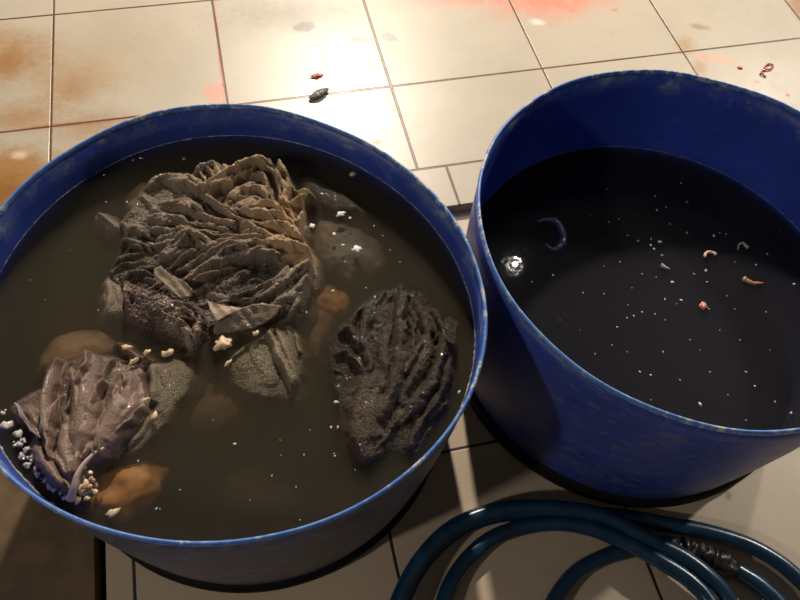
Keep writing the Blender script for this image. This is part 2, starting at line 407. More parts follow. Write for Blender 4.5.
ZL, ZW = .270, .165
def water(ring, z, zb, mat, name, lab):
    top = ring(z, -.0036); bot = ring(zb, -.0036); N = len(top)
    vs = top+bot; fs = [list(range(N)), list(range(N, 2*N))[::-1]]
    for i in range(N): fs.append((i, N+i, N+(i+1) % N, (i+1) % N))
    me = mesh(name, vs, fs); recalc(me)
    # flatten top ring
    for i in range(N): me.vertices[i].co.z = z
    o = link(name, me, mat, smooth=False); return tag(o, lab, 'water', kind='stuff')
water(ringL, ZL, .024, M_w1, 'murky_water', 'murky brown water filling the left drum around the tripe')
water(ringR, ZW, .024, M_w2, 'murky_water', 'nearly black water low in the right drum')

def scum(ring, z, lab, spans, thick=.0009):
    N = 192; A = ring(z, -.0034); vs = []; fs = []
    pr = [(0, -.6), (0, .8), (-.6, .9), (-1.6, .1), (-1.2, -.6)]
    cen = sum((v for v in A), Vector())/N
    segs = []
    M = 960
    for i in range(M):
        t = i/M*N; a = A[int(t) % N].lerp(A[(int(t)+1) % N], t-int(t)); d = (a-cen); d.z = 0; d.normalize()
        k = .55+.9*RNG.random()**2
        k *= spans(math.atan2(d.y, d.x))
        for (u, v) in pr:
            p = a+d*(u*thick*k); vs.append((p.x, p.y, z+v*thick*k+.0002))
    K = len(pr)
    for i in range(M):
        for j in range(K):
            fs.append((i*K+j, ((i+1) % M)*K+j, ((i+1) % M)*K+(j+1) % K, i*K+(j+1) % K))
    me = mesh('scum_line', vs, fs); recalc(me)
    return tag(link('scum_line', me, M_scum), lab, 'scum', kind='stuff')
scum(ringL, ZL, 'thin pale scum line round the waterline of the left drum', lambda t: 1.0 if -2.2 < t < 3.0 else 1.5)
scum(ringR, ZW, 'faint scum line round the waterline of the right drum', lambda t: .45)

# ------------------------------------------------------------ tripe as folded height sheets
def ptseg(X, Y, P):
    """distance, signed side, arclength (0..L), fraction to polyline P (n,2)"""
    best = np.full(X.shape, 1e9); sgn = np.zeros(X.shape); arc = np.zeros(X.shape); L = 0
    for a, b in zip(P[:-1], P[1:]):
        d = b-a; l = math.hypot(*d)
        if l < 1e-9: continue
        t = np.clip(((X-a[0])*d[0]+(Y-a[1])*d[1])/l**2, 0, 1)
        dx = X-a[0]-t*d[0]; dy = Y-a[1]-t*d[1]; q = np.hypot(dx, dy)
        m = q < best; best = np.where(m, q, best)
        s = np.sign(d[0]*(Y-a[1])-d[1]*(X-a[0])); sgn = np.where(m, s, sgn); arc = np.where(m, L+t*l, arc)
        L += l
    return best, sgn, arc, arc/max(L, 1e-9)
def sdf(X, Y, P):
    """>0 inside the closed polygon"""
    Q = np.vstack([P, P[:1]]); d, _, _, _ = ptseg(X, Y, Q)
    ins = np.zeros(X.shape, bool)
    for a, b in zip(Q[:-1], Q[1:]):
        c = ((a[1] > Y) != (b[1] > Y)); den = (b[1]-a[1]) if abs(b[1]-a[1]) > 1e-12 else 1e-12
        ins ^= c & (X < (b[0]-a[0])*(Y-a[1])/den+a[0])
    return np.where(ins, d, -d)
PXM = .00118
def tissue(name, outline, ridges, mat, zw=ZL, base=.004, domeh=.008, step=.0013, skirt=.020, wr=.0016, pig=(), parent=None, seed=0, sharp=1.0, zpx=None, smooth_out=True, fine=.0005, pbase=.4, crease=0, hvar=.22, pleats=None, sink=False, wvar=.3):
    """outline px polygon where the piece meets the water; ridges: (px polyline, width px left, width px right, height mm, end falloff)"""
    zz = zpx if zpx else zw+.012
    O = resample(W2(outline, zz), 160, True) if smooth_out else W2(outline, zz)
    mn = O.min(0)-skirt; mx = O.max(0)+skirt
    nx = int((mx[0]-mn[0])/step)+1; ny = int((mx[1]-mn[1])/step)+1
    X, Y = np.meshgrid(mn[0]+np.arange(nx)*step, mn[1]+np.arange(ny)*step, indexing='ij')
    D = sdf(X, Y, O)+.0025*vnoise(X*90+seed, Y*90)
    H = base+domeh*(1-np.exp(-np.clip(D, 0, 1)/.02))+.0015*fbm(X*45+seed, Y*45)
    wrk = fbm(X*140+seed, Y*140)*.5
    for k, rd in enumerate(ridges):
        pts, wl, wrr, h = rd[:4]; h *= .001; wl *= PXM; wrr *= PXM
        P = resample(W2(pts, zz), max(6, 5*len(pts)))
        # wander a little
        d, s, arc, fr = ptseg(X+.0014*vnoise(X*110+k, Y*110), Y+.0014*vnoise(X*110+50+k, Y*110), P)
        wd = np.where(s > 0, wl, wrr)
        wd = wd*(1+wvar*vnoise(arc*60+k*7, d*0+k))
        tz = h*(1+hvar*vnoise(arc*45+13*k, d*0))
        tap = np.minimum(1, .35+np.minimum(fr, 1-fr)*4)
        if sink: tap = np.minimum(np.clip(fr*2.0, 0, 1), .35+(1-fr)*4); tz = tz*(.02+.98*np.sqrt(tap))/(.55+.45*tap)
        z = tz*(.55+.45*tap) - .010*(d/wd)**2*sharp
        z = z+wr*.5*vnoise(s*d/.0032+k*3, arc/.022+k)
        z = z-wr*1.1*crease*np.exp(-(vnoise(s*d/.0050+k*3.3, arc/.030+k*1.7)/.16)**2)
        use = z > H
        H = np.where(use, z, H)
    wx = X+.006*fbm(X*70+seed, Y*70+3); wy = Y+.006*fbm(X*70+31+seed, Y*70+8)
    if pleats:
        rr_ = np.random.RandomState(seed+100)
        T = []
        for rd in ridges:
            P = resample(W2(rd[0], zz), 8)
            for a_, b_ in zip(P[:-1], P[1:]):
                dd = b_-a_; T.append((*(a_+b_)/2, math.atan2(dd[1], dd[0])))
        T = np.array(T)
        def field(p):
            wgt = 1/((T[:, 0]-p[0])**2+(T[:, 1]-p[1])**2+.006**2)**1.5
            return .5*math.atan2((wgt*np.sin(2*T[:, 2])).sum(), (wgt*np.cos(2*T[:, 2])).sum())
        made = 0
        while made < pleats[0]:
            p = mn+rr_.rand(2)*(mx-mn)
            i0 = min(nx-1, max(0, int((p[0]-mn[0])/step))); j0 = min(ny-1, max(0, int((p[1]-mn[1])/step)))
            if D[i0, j0] < .006: continue
            made += 1
            L = pleats[1]*(.5+rr_.rand()); line = [p.copy()]; a0 = None; q = p.copy(); jit = (rr_.rand()-.5)*.7
            for _ in range(7):
                a = field(q)+jit
                if a0 is not None and math.cos(a-a0) < 0: a += math.pi
                a0 = a; q = q+np.array([math.cos(a), math.sin(a)])*L/7; line.append(q.copy())
            P = np.array(line)
            x0, y0 = P.min(0)-.012; x1, y1 = P.max(0)+.012
            ia, ib = np.searchsorted(X[:, 0], [x0, x1]); ja, jb = np.searchsorted(Y[0], [y0, y1])
            if ib-ia < 3 or jb-ja < 3: continue
            xs, ys = X[ia:ib, ja:jb], Y[ia:ib, ja:jb]
            d, sg, arc, fr = ptseg(xs+.002*vnoise(xs*120+made, ys*120), ys+.002*vnoise(xs*120+made, ys*120+40), P)
            wl_ = pleats[2]*(.6+.9*rr_.rand()); wd = np.where(sg > 0, wl_, wl_*(.35+.5*rr_.rand()))
            loc = H[i0, j0]
            z = loc+pleats[3]*(.3+rr_.rand())*np.clip(.25+np.minimum(fr, 1-fr)*4, 0, 1)-.007*(d/wd)**2
            H[ia:ib, ja:jb] = np.where(z > H[ia:ib, ja:jb], z, H[ia:ib, ja:jb])
    H = H+wr*wrk*.5+fine*fbm(X*600, Y*600, 2)+crease*wr*(.9*np.abs(fbm(wx*120+seed, wy*170))-.35)-crease*wr*.9*np.exp(-(fbm(wx*75+seed*2, wy*110, 2)/.10)**2)
    edge = np.clip(D/.007, -6, 1)
    e0 = np.minimum(-.002, H-.001)
    top = np.where(D > 0, e0+(H-e0)*(1-(1-np.clip(edge, 0, 1))**2.2), e0+np.clip(D, -1, 0)*1.5)
    Z = zw+top
    keep = D > -skirt*.85
    idx = -np.ones(X.shape, int); idx[keep] = np.arange(keep.sum())
    vs = np.stack([X[keep], Y[keep], Z[keep]], 1)
    a, b, c, d_ = idx[:-1, :-1], idx[1:, :-1], idx[1:, 1:], idx[:-1, 1:]
    ok = (a >= 0) & (b >= 0) & (c >= 0) & (d_ >= 0)
    q = np.stack([a[ok], b[ok], c[ok], d_[ok]], 1)
    # underside
    n = len(vs); vb = vs.copy(); vb[:, 2] = np.minimum(vb[:, 2]-.004, zw-.03)
    from collections import Counter
    E = {}
    for f in q.tolist():
        for i in range(4):
            e = (f[i], f[(i+1) % 4]); r = (e[1], e[0])
            if r in E: del E[r]
            else: E[e] = 1
    fs = q.tolist()+(q[:, ::-1]+n).tolist()+[[e[1], e[0], e[0]+n, e[1]+n] for e in E]
    org = np.array([vs[:, 0].mean(), vs[:, 1].mean(), zw])
    me = mesh(name, np.vstack([vs, vb])-org, fs)
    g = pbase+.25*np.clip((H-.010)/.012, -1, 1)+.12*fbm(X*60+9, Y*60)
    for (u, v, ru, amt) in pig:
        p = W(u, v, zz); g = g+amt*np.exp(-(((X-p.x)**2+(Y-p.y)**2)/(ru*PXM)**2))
    at = me.attributes.new('pig', 'FLOAT', 'POINT')
    at.data.foreach_set('value', np.r_[g[keep], g[keep]].astype(np.float32))
    o = link(name, me, mat)
    o.location = org
    if parent: o.parent = parent; o.location = Vector(org)-parent.location
    return o

def rl(pts, w, h, w2=None): return (pts, w, w2 if w2 else w, h)
# --- A: the big pleated piece
outA = [(150,177),(165,174),(183,173),(193,166),(210,158),(219,160),(224,164),(238,159),(262,158),(279,159),(288,168),(292,180),(296,187),(317,194),(318,198),(306,204),(306,224),(303,236),(312,250),(313,262),(314,272),(309,284),(306,308),(296,314),(278,318),(262,324),(240,326),(222,322),(205,330),(190,322),(160,316),(140,300),(112,282),(106,268),(113,256),(118,246),(122,233),(116,220),(125,206),(136,190)]
RA = [
 # upper left lobes
 rl([(150,182),(165,178),(180,180),(192,186)], 13, 20, 12), rl([(138,192),(150,200),(160,206)], 12, 9),
 rl([(156,208),(172,206),(188,208),(196,214)], 13, 24, 10), rl([(150,216),(168,219),(185,220)], 10, 21),
 rl([(196,172),(205,165),(214,162)], 6, 17), rl([(206,166),(212,175),(219,184)], 4, 21, 3), rl([(213,163),(219,172),(226,182)], 4, 22, 3), rl([(200,172),(205,180),(212,186)], 4, 20, 3),
 rl([(226,180),(232,170),(244,165),(254,164)], 9, 22, 7),
 # the long bent fold with the dark undercut
 rl([(198,196),(214,188),(231,178),(246,171),(257,165)], 5, 30, 3), rl([(204,202),(222,190),(240,180),(256,172)], 4, 27, 2.5),
 rl([(256,166),(266,170),(276,178),(282,190)], 5, 28, 4), rl([(256,172),(263,178),(268,190),(273,202)], 4, 26, 3),
 rl([(268,160),(272,168)], 6, 21), rl([(279,162),(283,172),(288,180)], 7, 23, 5),
 rl([(276,176),(284,190),(286,202),(292,212)], 4, 26, 4), rl([(288,180),(288,192),(284,200),(288,208)], 3, 28, 3),
 # flat triangular panel
 rl([(222,204),(236,196),(250,190),(262,188)], 16, 17, 12), rl([(234,206),(250,204),(266,206)], 12, 18),
 # strap left of the panel
 rl([(202,196),(212,204),(224,212),(236,216)], 4, 26, 3),
 # tan gathers at the right
 rl([(289,186),(298,190),(308,195),(316,196)], 4, 23, 4), rl([(285,206),(294,207),(303,202),(310,198)], 5, 26, 5), rl([(306,204),(303,214),(299,224),(299,232)], 3, 27, 3),
 rl([(278,208),(288,214),(294,222),(299,230)], 4, 26, 3), rl([(262,206),(276,212),(288,222),(297,232)], 4, 28, 4),
 # middle wrinkles
 rl([(196,216),(212,222),(226,226),(240,226)], 5, 24), rl([(236,210),(248,216),(262,222),(278,228),(298,238)], 4, 27, 4),
 rl([(222,214),(238,222),(252,230),(262,236)], 4, 24, 3), rl([(242,228),(258,228),(276,232),(294,240),(304,246)], 4, 28, 4),
 rl([(240,236),(256,238),(272,238),(288,241),(304,248)], 4, 27, 3), rl([(196,240),(214,238),(232,240),(246,242)], 4, 24, 4),
 rl([(152,230),(168,232),(186,233),(204,235),(222,234)], 5, 25, 4), rl([(200,228),(214,230),(230,232)], 4, 24),
 # the long bright fan
 rl([(198,262),(214,256),(232,251),(252,248),(268,247),(290,250),(309,253)], 6, 29, 5), rl([(196,256),(212,250),(228,246),(246,243)], 4, 23, 3),
 rl([(192,278),(206,271),(224,264),(244,259),(262,258),(284,257),(304,254)], 7, 27, 6), rl([(190,284),(206,280),(224,272),(240,267)], 5, 22, 5),
 rl([(212,290),(224,284),(240,276),(252,272)], 8, 15, 9), rl([(232,298),(248,293),(262,288),(278,281),(292,273),(306,262)], 4, 22, 4),
 rl([(210,296),(226,298),(240,300),(256,300)], 8, 15), rl([(252,304),(268,296),(284,287),(298,276),(309,266)], 6, 25, 5),
 rl([(270,308),(284,300),(298,288),(308,274)], 8, 23, 9), rl([(290,312),(300,298),(308,282)], 7, 18, 6), rl([(262,316),(276,310),(290,306)], 6, 15),
 # left diagonal panel and its striations
 rl([(160,262),(172,252),(184,244),(194,238)], 9, 25, 9), rl([(172,268),(186,260),(198,252)], 5, 23, 4), rl([(174,276),(188,268),(202,260),(212,254)], 3.5, 22, 3),
 rl([(182,286),(196,278),(208,270)], 4, 19, 3), rl([(188,296),(200,290),(212,284)], 5, 17), rl([(192,234),(200,244),(206,252)], 5, 22, 4),
 # small folds far left
 rl([(120,246),(130,243),(142,246),(151,249)], 4, 19, 4), rl([(124,252),(134,248),(144,250)], 3, 17, 3), rl([(112,260),(126,256),(138,254),(148,250)], 4, 16, 5),
 rl([(122,236),(126,228),(136,226),(146,232)], 7, 15), rl([(118,218),(124,224),(132,224)], 6, 12), rl([(130,212),(136,206),(142,204)], 9, 8),
 rl([(123,278),(130,272),(142,270),(152,273)], 4, 17, 4), rl([(156,244),(164,238),(176,238)], 5, 18), rl([(108,272),(116,266),(126,266)], 6, 10),
]
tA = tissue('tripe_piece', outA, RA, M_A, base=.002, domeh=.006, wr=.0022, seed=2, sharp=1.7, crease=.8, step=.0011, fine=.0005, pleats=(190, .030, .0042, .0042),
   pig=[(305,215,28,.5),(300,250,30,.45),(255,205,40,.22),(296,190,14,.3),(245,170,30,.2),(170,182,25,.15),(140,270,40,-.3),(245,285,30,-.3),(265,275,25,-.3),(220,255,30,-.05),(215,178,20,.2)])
tag(tA, 'large grey-brown crumpled tripe with pleats gathered to a tan knot', 'tripe', 'pieces of tripe in the left drum')
# --- B: dark fuzzy piece below it
outB = [(124,274),(136,284),(150,288),(166,292),(184,298),(200,302),(208,308),(208,322),(202,336),(192,342),(182,338),(176,334),(164,328),(150,326),(132,322),(122,312),(121,300),(120,286)]
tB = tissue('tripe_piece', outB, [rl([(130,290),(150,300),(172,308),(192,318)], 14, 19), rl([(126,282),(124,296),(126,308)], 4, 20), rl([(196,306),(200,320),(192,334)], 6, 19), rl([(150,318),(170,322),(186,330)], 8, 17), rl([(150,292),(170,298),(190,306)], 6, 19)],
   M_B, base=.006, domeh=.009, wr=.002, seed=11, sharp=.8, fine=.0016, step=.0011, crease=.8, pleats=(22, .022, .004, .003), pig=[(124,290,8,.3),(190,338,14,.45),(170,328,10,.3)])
tag(tB, 'dark purplish tripe piece with a bristly nap, below the large crumpled piece', 'tripe', 'pieces of tripe in the left drum')
# --- C: lobed piece lower left
outC = [(6,404),(22,388),(36,384),(42,364),(56,354),(74,354),(92,348),(108,352),(122,356),(138,364),(142,376),(146,400),(140,420),(128,438),(112,450),(96,458),(88,466),(82,480),(76,496),(70,498),(56,490),(40,478),(26,462),(22,444),(28,432),(14,418)]
RC = [rl([(58,352),(48,385),(45,415),(47,440)], 9, 22, 7), rl([(62,392),(54,408),(51,425),(50,442)], 4, 25, 3),
 rl([(92,346),(86,385),(84,415),(82,440),(80,456)], 14, 26, 15), rl([(124,366),(120,392),(114,415),(104,436),(92,452)], 17, 24, 12), rl([(134,388),(128,410),(116,428),(104,446)], 9, 20),
 rl([(66,410),(64,435),(68,460),(74,484)], 11, 20), rl([(30,440),(42,458),(54,474),(66,490)], 9, 19), rl([(54,446),(60,462),(70,480)], 5, 21),
 rl([(16,404),(28,410),(38,426)], 11, 10), rl([(98,440),(90,450),(84,462)], 4, 25), rl([(76,440),(78,460),(76,480)], 5, 22), rl([(14,402),(22,418),(36,434)], 3, 13)]
tC = tissue('tripe_piece', outC, RC, M_C, base=.001, domeh=.004, wr=.0012, seed=23, sharp=1.9, fine=.0003, hvar=.04, wvar=.1, crease=.2, sink=True, pleats=(26, .045, .0032, .0022),
   pig=[(100,452,14,.3),(80,350,40,-.15),(28,405,22,.1),(135,400,14,.15)])
tag(tC, 'smooth pinkish grey tripe with long lobes, lying against the near left drum wall', 'tripe', 'pieces of tripe in the left drum')
# --- D: dark ridged piece at the right
outD = [(334,330),(344,316),(356,304),(368,292),(386,285),(404,282),(424,288),(436,300),(446,318),(452,336),(455,360),(454,386),(446,406),(434,424),(420,444),(410,450),(396,446),(384,452),(368,462),(356,456),(348,442),(342,420),(340,400),(332,376),(328,352)]
RD = [rl([(366,298),(354,312),(350,326)], 6, 13, 5), rl([(340,330),(348,326),(354,334),(356,344)], 6, 17), rl([(338,350),(346,350),(352,356)], 6, 15),
 rl([(372,300),(366,318),(362,336),(366,350)], 10, 16, 9), rl([(402,294),(398,316),(400,340),(398,365),(390,392),(378,412)], 10, 22, 7),
 rl([(374,366),(366,390),(362,415),(360,438),(366,452)], 24, 19, 14), rl([(386,330),(384,352),(386,372)], 12, 17),
 rl([(416,300),(426,318),(428,340),(420,364),(408,384),(402,400)], 10, 17, 8), rl([(436,310),(444,330),(442,354),(432,380),(416,402),(402,420)], 8, 19, 8),
 rl([(452,352),(446,380),(434,402),(418,424),(410,444)], 6, 15), rl([(404,408),(394,424),(382,440),(370,452)], 7, 14)]
RD = [(r[0], r[1], r[2], r[3]-3.5) for r in RD]
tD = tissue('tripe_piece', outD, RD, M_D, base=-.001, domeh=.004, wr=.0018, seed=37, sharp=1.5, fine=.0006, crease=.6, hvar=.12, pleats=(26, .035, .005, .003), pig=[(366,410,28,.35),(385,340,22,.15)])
tag(tD, 'dark wet tripe piece with long upright folds at the right side of the left drum', 'tripe', 'pieces of tripe in the left drum')
# --- E: slick dark lobe mostly under water, upper right
outE = [(298,172),(312,172),(330,180),(346,188),(360,198),(366,204),(352,204),(336,202),(320,196),(308,186)]
tE = tissue('tripe_piece', outE, [rl([(300,170),(318,182),(340,194),(356,202)], 12, 1.5)], M_D, base=-.001, domeh=.007, wr=.0010, seed=41, fine=.0002, skirt=.03, pbase=.7)
tag(tE, 'slick dark grey lobe of tripe rising from the water beside the tan knot', 'tripe', 'pieces of tripe in the left drum')
outE2 = [(312,205),(330,202),(350,208),(368,218),(382,232),(386,248),(374,262),(352,268),(330,262),(314,245),(308,225)]
tE2 = tissue('tripe_piece', outE2, [], M_E, base=-.0195, domeh=.0125, wr=.0006, seed=44, fine=.0002, skirt=.03, pbase=.6, pig=[(320,225,22,.6)])
tag(tE2, 'rounded dark piece of tripe just under the water, right of the large crumpled piece', 'tripe', 'pieces of tripe in the left drum')
# --- F: lobe below centre
outF = [(226,354),(240,342),(252,336),(264,328),(276,320),(290,320),(298,336),(300,352),(298,372),(294,388),(282,392),(268,390),(248,388),(232,376)]
tF = tissue('tripe_piece', outF, [rl([(266,324),(274,342),(283,362),(293,384)], 5, 11, 4), rl([(276,326),(284,344),(290,360),(295,376)], 5, 9, 5), rl([(293,316),(297,330),(299,346)], 3.5, 11, 3), rl([(254,336),(258,350),(268,372)], 16, 1.5), rl([(226,356),(240,345),(254,336)], 4, 2.5)],
   M_F, base=-.0035, domeh=.003, wr=.0012, seed=51, fine=.0008, skirt=.03, sharp=.9, wvar=.15, hvar=.1, pig=[(278,345,14,.35)])
tag(tF, 'olive brown tripe sheet with a pale speckled ridge, sinking below the large crumpled piece', 'tripe', 'pieces of tripe in the left drum')
# --- H: olive sheet beside lobed piece
outH = [(146,362),(160,356),(176,356),(187,362),(190,372),(184,386),(172,402),(160,418),(148,432),(132,446),(112,452),(122,436),(136,418),(146,400),(144,380)]
tH = tissue('tripe_piece', outH, [rl([(150,362),(152,380),(150,396)], 7, 9), rl([(168,366),(166,384),(158,404)], 16, 2.5), rl([(150,412),(140,428),(126,442)], 6, 6)],
   M_F, base=-.001, domeh=.003, wr=.0008, seed=57, fine=.0003, pig=[(152,370,12,.3)])
tag(tH, 'thin greenish grey tripe sheet floating flat beside the lobed piece', 'tripe', 'pieces of tripe in the left drum')
# --- I: small brown fragment between B and C
outI = [(112,336),(122,338),(134,346),(146,352),(150,356),(142,364),(132,360),(124,352),(116,346)]
tI = tissue('tripe_piece', outI, [rl([(116,338),(130,348),(144,356)], 6, 6)], M_C, base=.001, domeh=.004, wr=.0008, seed=61, fine=.0003, pbase=.1)
tag(tI, 'small brown tripe fragment between the bristly piece and the lobed piece', 'tripe', 'pieces of tripe in the left drum')
# --- J: left flap of tan tissue at edge
outJ = [(101,276),(108,270),(120,278),(122,296),(124,308),(112,310),(103,308),(100,290)]
tJ = tissue('tripe_piece', outJ, [rl([(104,278),(108,290),(106,304)], 6, 7), rl([(116,282),(118,298)], 5, 5)], M_A, base=.001, domeh=.003, wr=.001, seed=67, pbase=.7)
tag(tJ, 'tan edge of tripe just left of the bristly dark piece', 'tripe', 'pieces of tripe in the left drum')
outK = [(92,207),(98,205),(106,209),(112,215),(120,221),(118,226),(108,224),(98,219),(92,213)]
tK = tissue('tripe_piece', outK, [rl([(96,208),(104,214),(114,222)], 4, 6)], M_A, base=.001, domeh=.003, wr=.001, seed=71, pbase=.6, skirt=.012)
tag(tK, 'small curled tail of tripe floating left of the large crumpled piece', 'tripe', 'pieces of tripe in the left drum')
# --- submerged pieces seen dimly
def sub(outl, ridges, mat, depth, lab, seed, pb=.5, nm='tripe_piece'):
    o = tissue(nm, outl, ridges, mat, zw=ZL-depth, base=.001, domeh=.008, wr=.001, seed=seed, fine=.0002, step=.0025, pbase=pb, zpx=ZL-depth)
    return tag(o, lab, 'tripe', 'pieces of tripe in the left drum')
sub([(36,372),(50,342),(80,330),(110,334),(118,350),(100,362),(60,372)], [], M_sub, .0165, 'blurred brown lobe of tripe under water above the lobed piece', 81, .8)
sub([(222,480),(236,468),(262,466),(282,480),(300,500),(280,520),(240,522),(222,505)], [], M_F, .030, 'faint sunken tripe sheet near the front of the left drum', 83, .3)
sub([(130,190),(146,182),(160,190),(168,200),(158,214),(140,220),(128,208)], [], M_sub, .0125, 'sunken brown lobe beside the upper left of the large crumpled piece', 85, .5)
sub([(180,400),(210,380),(250,385),(280,396),(262,408),(220,430),(190,430)], [], M_sub, .027, 'sunken olive brown sheet of tripe below the speckled ridge', 87, .4)
sub([(306,290),(330,284),(344,300),(330,330),(318,360),(304,340)], [], M_sub, .024, 'sunken brown tissue between the crumpled piece and the dark ridged piece', 88, 1.0)

# ------------------------------------------------------------ flaps: thick bent sheets
def sheet(name, outline, zs, mat, thick=.0022, parent=None, wob=.001, pig=.6, sub_n=8, seed=0, smooth=False, zref=None):
    """outline px with one height (m above water) per corner"""
    zr = zref or ZL+.02
    P = np.array([[*W(u, v, ZL+h)[:2], ZL+h] for (u, v), h in zip(outline, zs)])
    R = []
    Q = np.vstack([P, P[:1]])
    if smooth: R = resample(P, 64, True)
    else:
        for a, b in zip(Q[:-1], Q[1:]):
            for t in np.linspace(0, 1, 8, endpoint=False): R.append(a*(1-t)+b*t)
        R = np.array(R)
    c = R.mean(0); n = len(R); top = []
    for j in range(sub_n+1):
        k = 1-j/sub_n
        ring = c+(R-c)*max(k, .001)
        ring[:, 2] += wob*(vnoise(ring[:, 0]*160+seed, ring[:, 1]*160)+.6*np.sin(ring[:, 0]*500+ring[:, 1]*300+seed))
        if j == 0: ring[:, :2] += .0008*np.stack([vnoise(ring[:, 0]*400, ring[:, 1]*400), vnoise(ring[:, 0]*400+9, ring[:, 1]*400)], 1)
        top.append(ring)
    top = np.vstack(top); bot = top.copy(); bot[:, 2] -= thick
    V = np.vstack([top, bot]); m = len(top); fs = []
    for j in range(sub_n):
        for i in range(n):
            a = j*n+i; b = j*n+(i+1) % n
            fs.append((a, b, b+n, a+n)); fs.append((m+a+n, m+b+n, m+b, m+a))
    for i in range(n): fs.append((i, m+i, m+(i+1) % n, (i+1) % n))
    org = np.array([c[0], c[1], c[2]])
    me = mesh(name, V-org, fs); recalc(me)
    at = me.attributes.new('pig', 'FLOAT', 'POINT'); at.data.foreach_set('value', np.full(len(V), pig, np.float32))
    o = link(name, me, mat); o.location = org
    if parent: o.parent = parent; o.location = Vector(org)-parent.location
    return o
M_G = tissue_mat('tripe_flap', (.08, .062, .042), (.16, .12, .085), (.30, .23, .155), 600, .5, .36, .3)
sheet('fold_flap', [(154,268),(160,266),(172,275),(184,281),(193,290),(189,297),(180,298),(170,289),(160,280),(154,274)], [.024,.025,.026,.026,.024,.022,.022,.024,.024,.023], M_G, parent=tA, wob=.0012, pig=.7, seed=3, thick=.003)
sheet('fold_flap', [(206,299),(214,303),(228,306),(243,308),(230,314),(217,321),(211,312)], [.026,.025,.023,.022,.023,.022,.024], M_C, parent=tA, pig=1.0, seed=4)
sheet('fold_flap', [(214,322),(228,314),(246,306),(262,303),(281,305),(276,316),(262,324),(250,329),(230,332),(214,334)], [.019,.022,.024,.024,.020,.016,.014,.013,.012,.012], M_G, parent=tA, pig=.55, seed=5, wob=.0014)
sheet('corner_flap', [(444,319),(450,317),(458,322),(456,332),(455,345),(445,341),(442,330)], [.018,.018,.014,.013,.014,.016,.018], M_D, parent=tD, pig=.6, seed=6)
sheet('pale_edge', [(14,402),(18,404),(26,420),(38,432),(40,438),(30,430),(20,416)], [.008,.009,.012,.014,.014,.012,.010], M_sinew, parent=tC, wob=.0003)

# sinew: tube through points
def tube(name, pts, rad, mat, segs=10, n=60, parent=None, rv=.0):
    P = resample(np.array(pts, float), n); vs = []; fs = []
    prev = None
    for i in range(n):
        t = Vector(P[min(i+1, n-1)]-P[max(i-1, 0)]).normalized()
        a = t.cross(Vector((0, 0, 1)))
        if a.length < .1: a = t.cross(Vector((0, 1, 0)))
        a.normalize(); b = t.cross(a)
        r = rad if not callable(rad) else rad(i/(n-1))
        r *= 1+rv*(RNG.random()-.5)
        for k in range(segs):
            an = 2*math.pi*k/segs; vs.append(Vector(P[i])+a*(r*math.cos(an))+b*(r*math.sin(an)))
    for i in range(n-1):
        for k in range(segs):
            p = i*segs+k; q = i*segs+(k+1) % segs; fs.append((p, q, q+segs, p+segs))
    fs.append(list(range(segs))[::-1]); fs.append([(n-1)*segs+k for k in range(segs)])
    c = Vector(P.mean(0)); me = mesh(name, [v-c for v in vs], fs); recalc(me)
    o = link(name, me, mat); o.location = c
    if parent: o.parent = parent; o.location = c-parent.location
    return o
def w3(lst): return [tuple(W(u, v, z)) for u, v, z in lst]
tube('sinew', w3([(104,448,ZL+.022),(94,454,ZL+.024),(84,464,ZL+.024),(77,476,ZL+.022),(74,488,ZL+.018),(70,500,ZL+.010)]), lambda t: .0016+.0026*t, M_sinew, parent=tC)
tube('sinew', w3([(60,400,ZL+.025),(58,412,ZL+.0265),(55,424,ZL+.026)]), .0012, M_C, parent=tC, n=24)
tube('curl', w3([(92,450,ZL+.024),(96,455,ZL+.0255),(99,448,ZL+.025),(98,441,ZL+.024)]), .0016, M_C, parent=tC, n=24)

# orange sunken fat in front of the sinew
def blob_mesh(name, mat, seed, sub_=3, rough=.35, flat=.5):
    bm = bmesh.new(); bmesh.ops.create_icosphere(bm, subdivisions=sub_, radius=1)
    r = np.random.RandomState(seed); o = r.rand(3)*50
    from mathutils import noise
    for v in bm.verts:
        d = 1+rough*noise.noise(Vector(v.co)*1.7+Vector(o))+rough*.6*noise.noise(Vector(v.co)*4+Vector(o))
        v.co = v.co*d; v.co.z *= flat
    me = bpy.data.meshes.new(name); bm.to_mesh(me); bm.free(); me.materials.append(mat)
    for p in me.polygons: p.use_smooth = True
    return me
def put(name, me, u, v, z, sx, sy, rot, lab, cat, group=None):
    o = bpy.data.objects.new(name, me); col.objects.link(o); o.location = W(u, v, z)
    o.scale = (sx, sy, (sx+sy)/2); o.rotation_euler = (0, 0, rot); return tag(o, lab, cat, group)
bo = blob_mesh('fat_lump', M_murk, 5, 4, .2, .45)
put('fat_lump', bo, 126, 489, ZL-.0225, .042, .032, .3, 'blurred orange lump of fat under water near the drum wall', 'fat')
put('fat_lump', blob_mesh('fat_lump', M_murk, 8, 4, .3, .3), 330, 302, ZL-.022, .019, .024, 1, 'faint orange lump under water left of the dark ridged piece', 'fat')
# crumbs of yellow fat
fm = [blob_mesh('fat_crumb', M_fat, s, 2, .7, .6) for s in (1, 2, 3, 4)]
yb = [(80,478,2.6),(85,484,3.2),(90,490,2.6),(84,493,3),(78,500,2.4),(92,480,2.4),(87,498,2.2),(80,488,3),(95,492,2.2),(89,473,2.2),(84,468,1.8),(96,485,1.8)]
for i, (u, v, r) in enumerate(yb):
    put('fat_crumb', fm[i % 4], u, v, ZL+.006, r*PXM*1.25, r*PXM, i, 'tan crumb of fat in the cluster beside the pale sinew at the drum wall', 'fat crumb', 'fat crumbs by the sinew')
o = put('fat_crumb', blob_mesh('fat_crumb', M_orange, 12, 2, .6, .6), 89, 487, ZL+.010, .0036, .003, 0, 'orange crumb in the middle of the fat cluster beside the sinew', 'fat crumb')
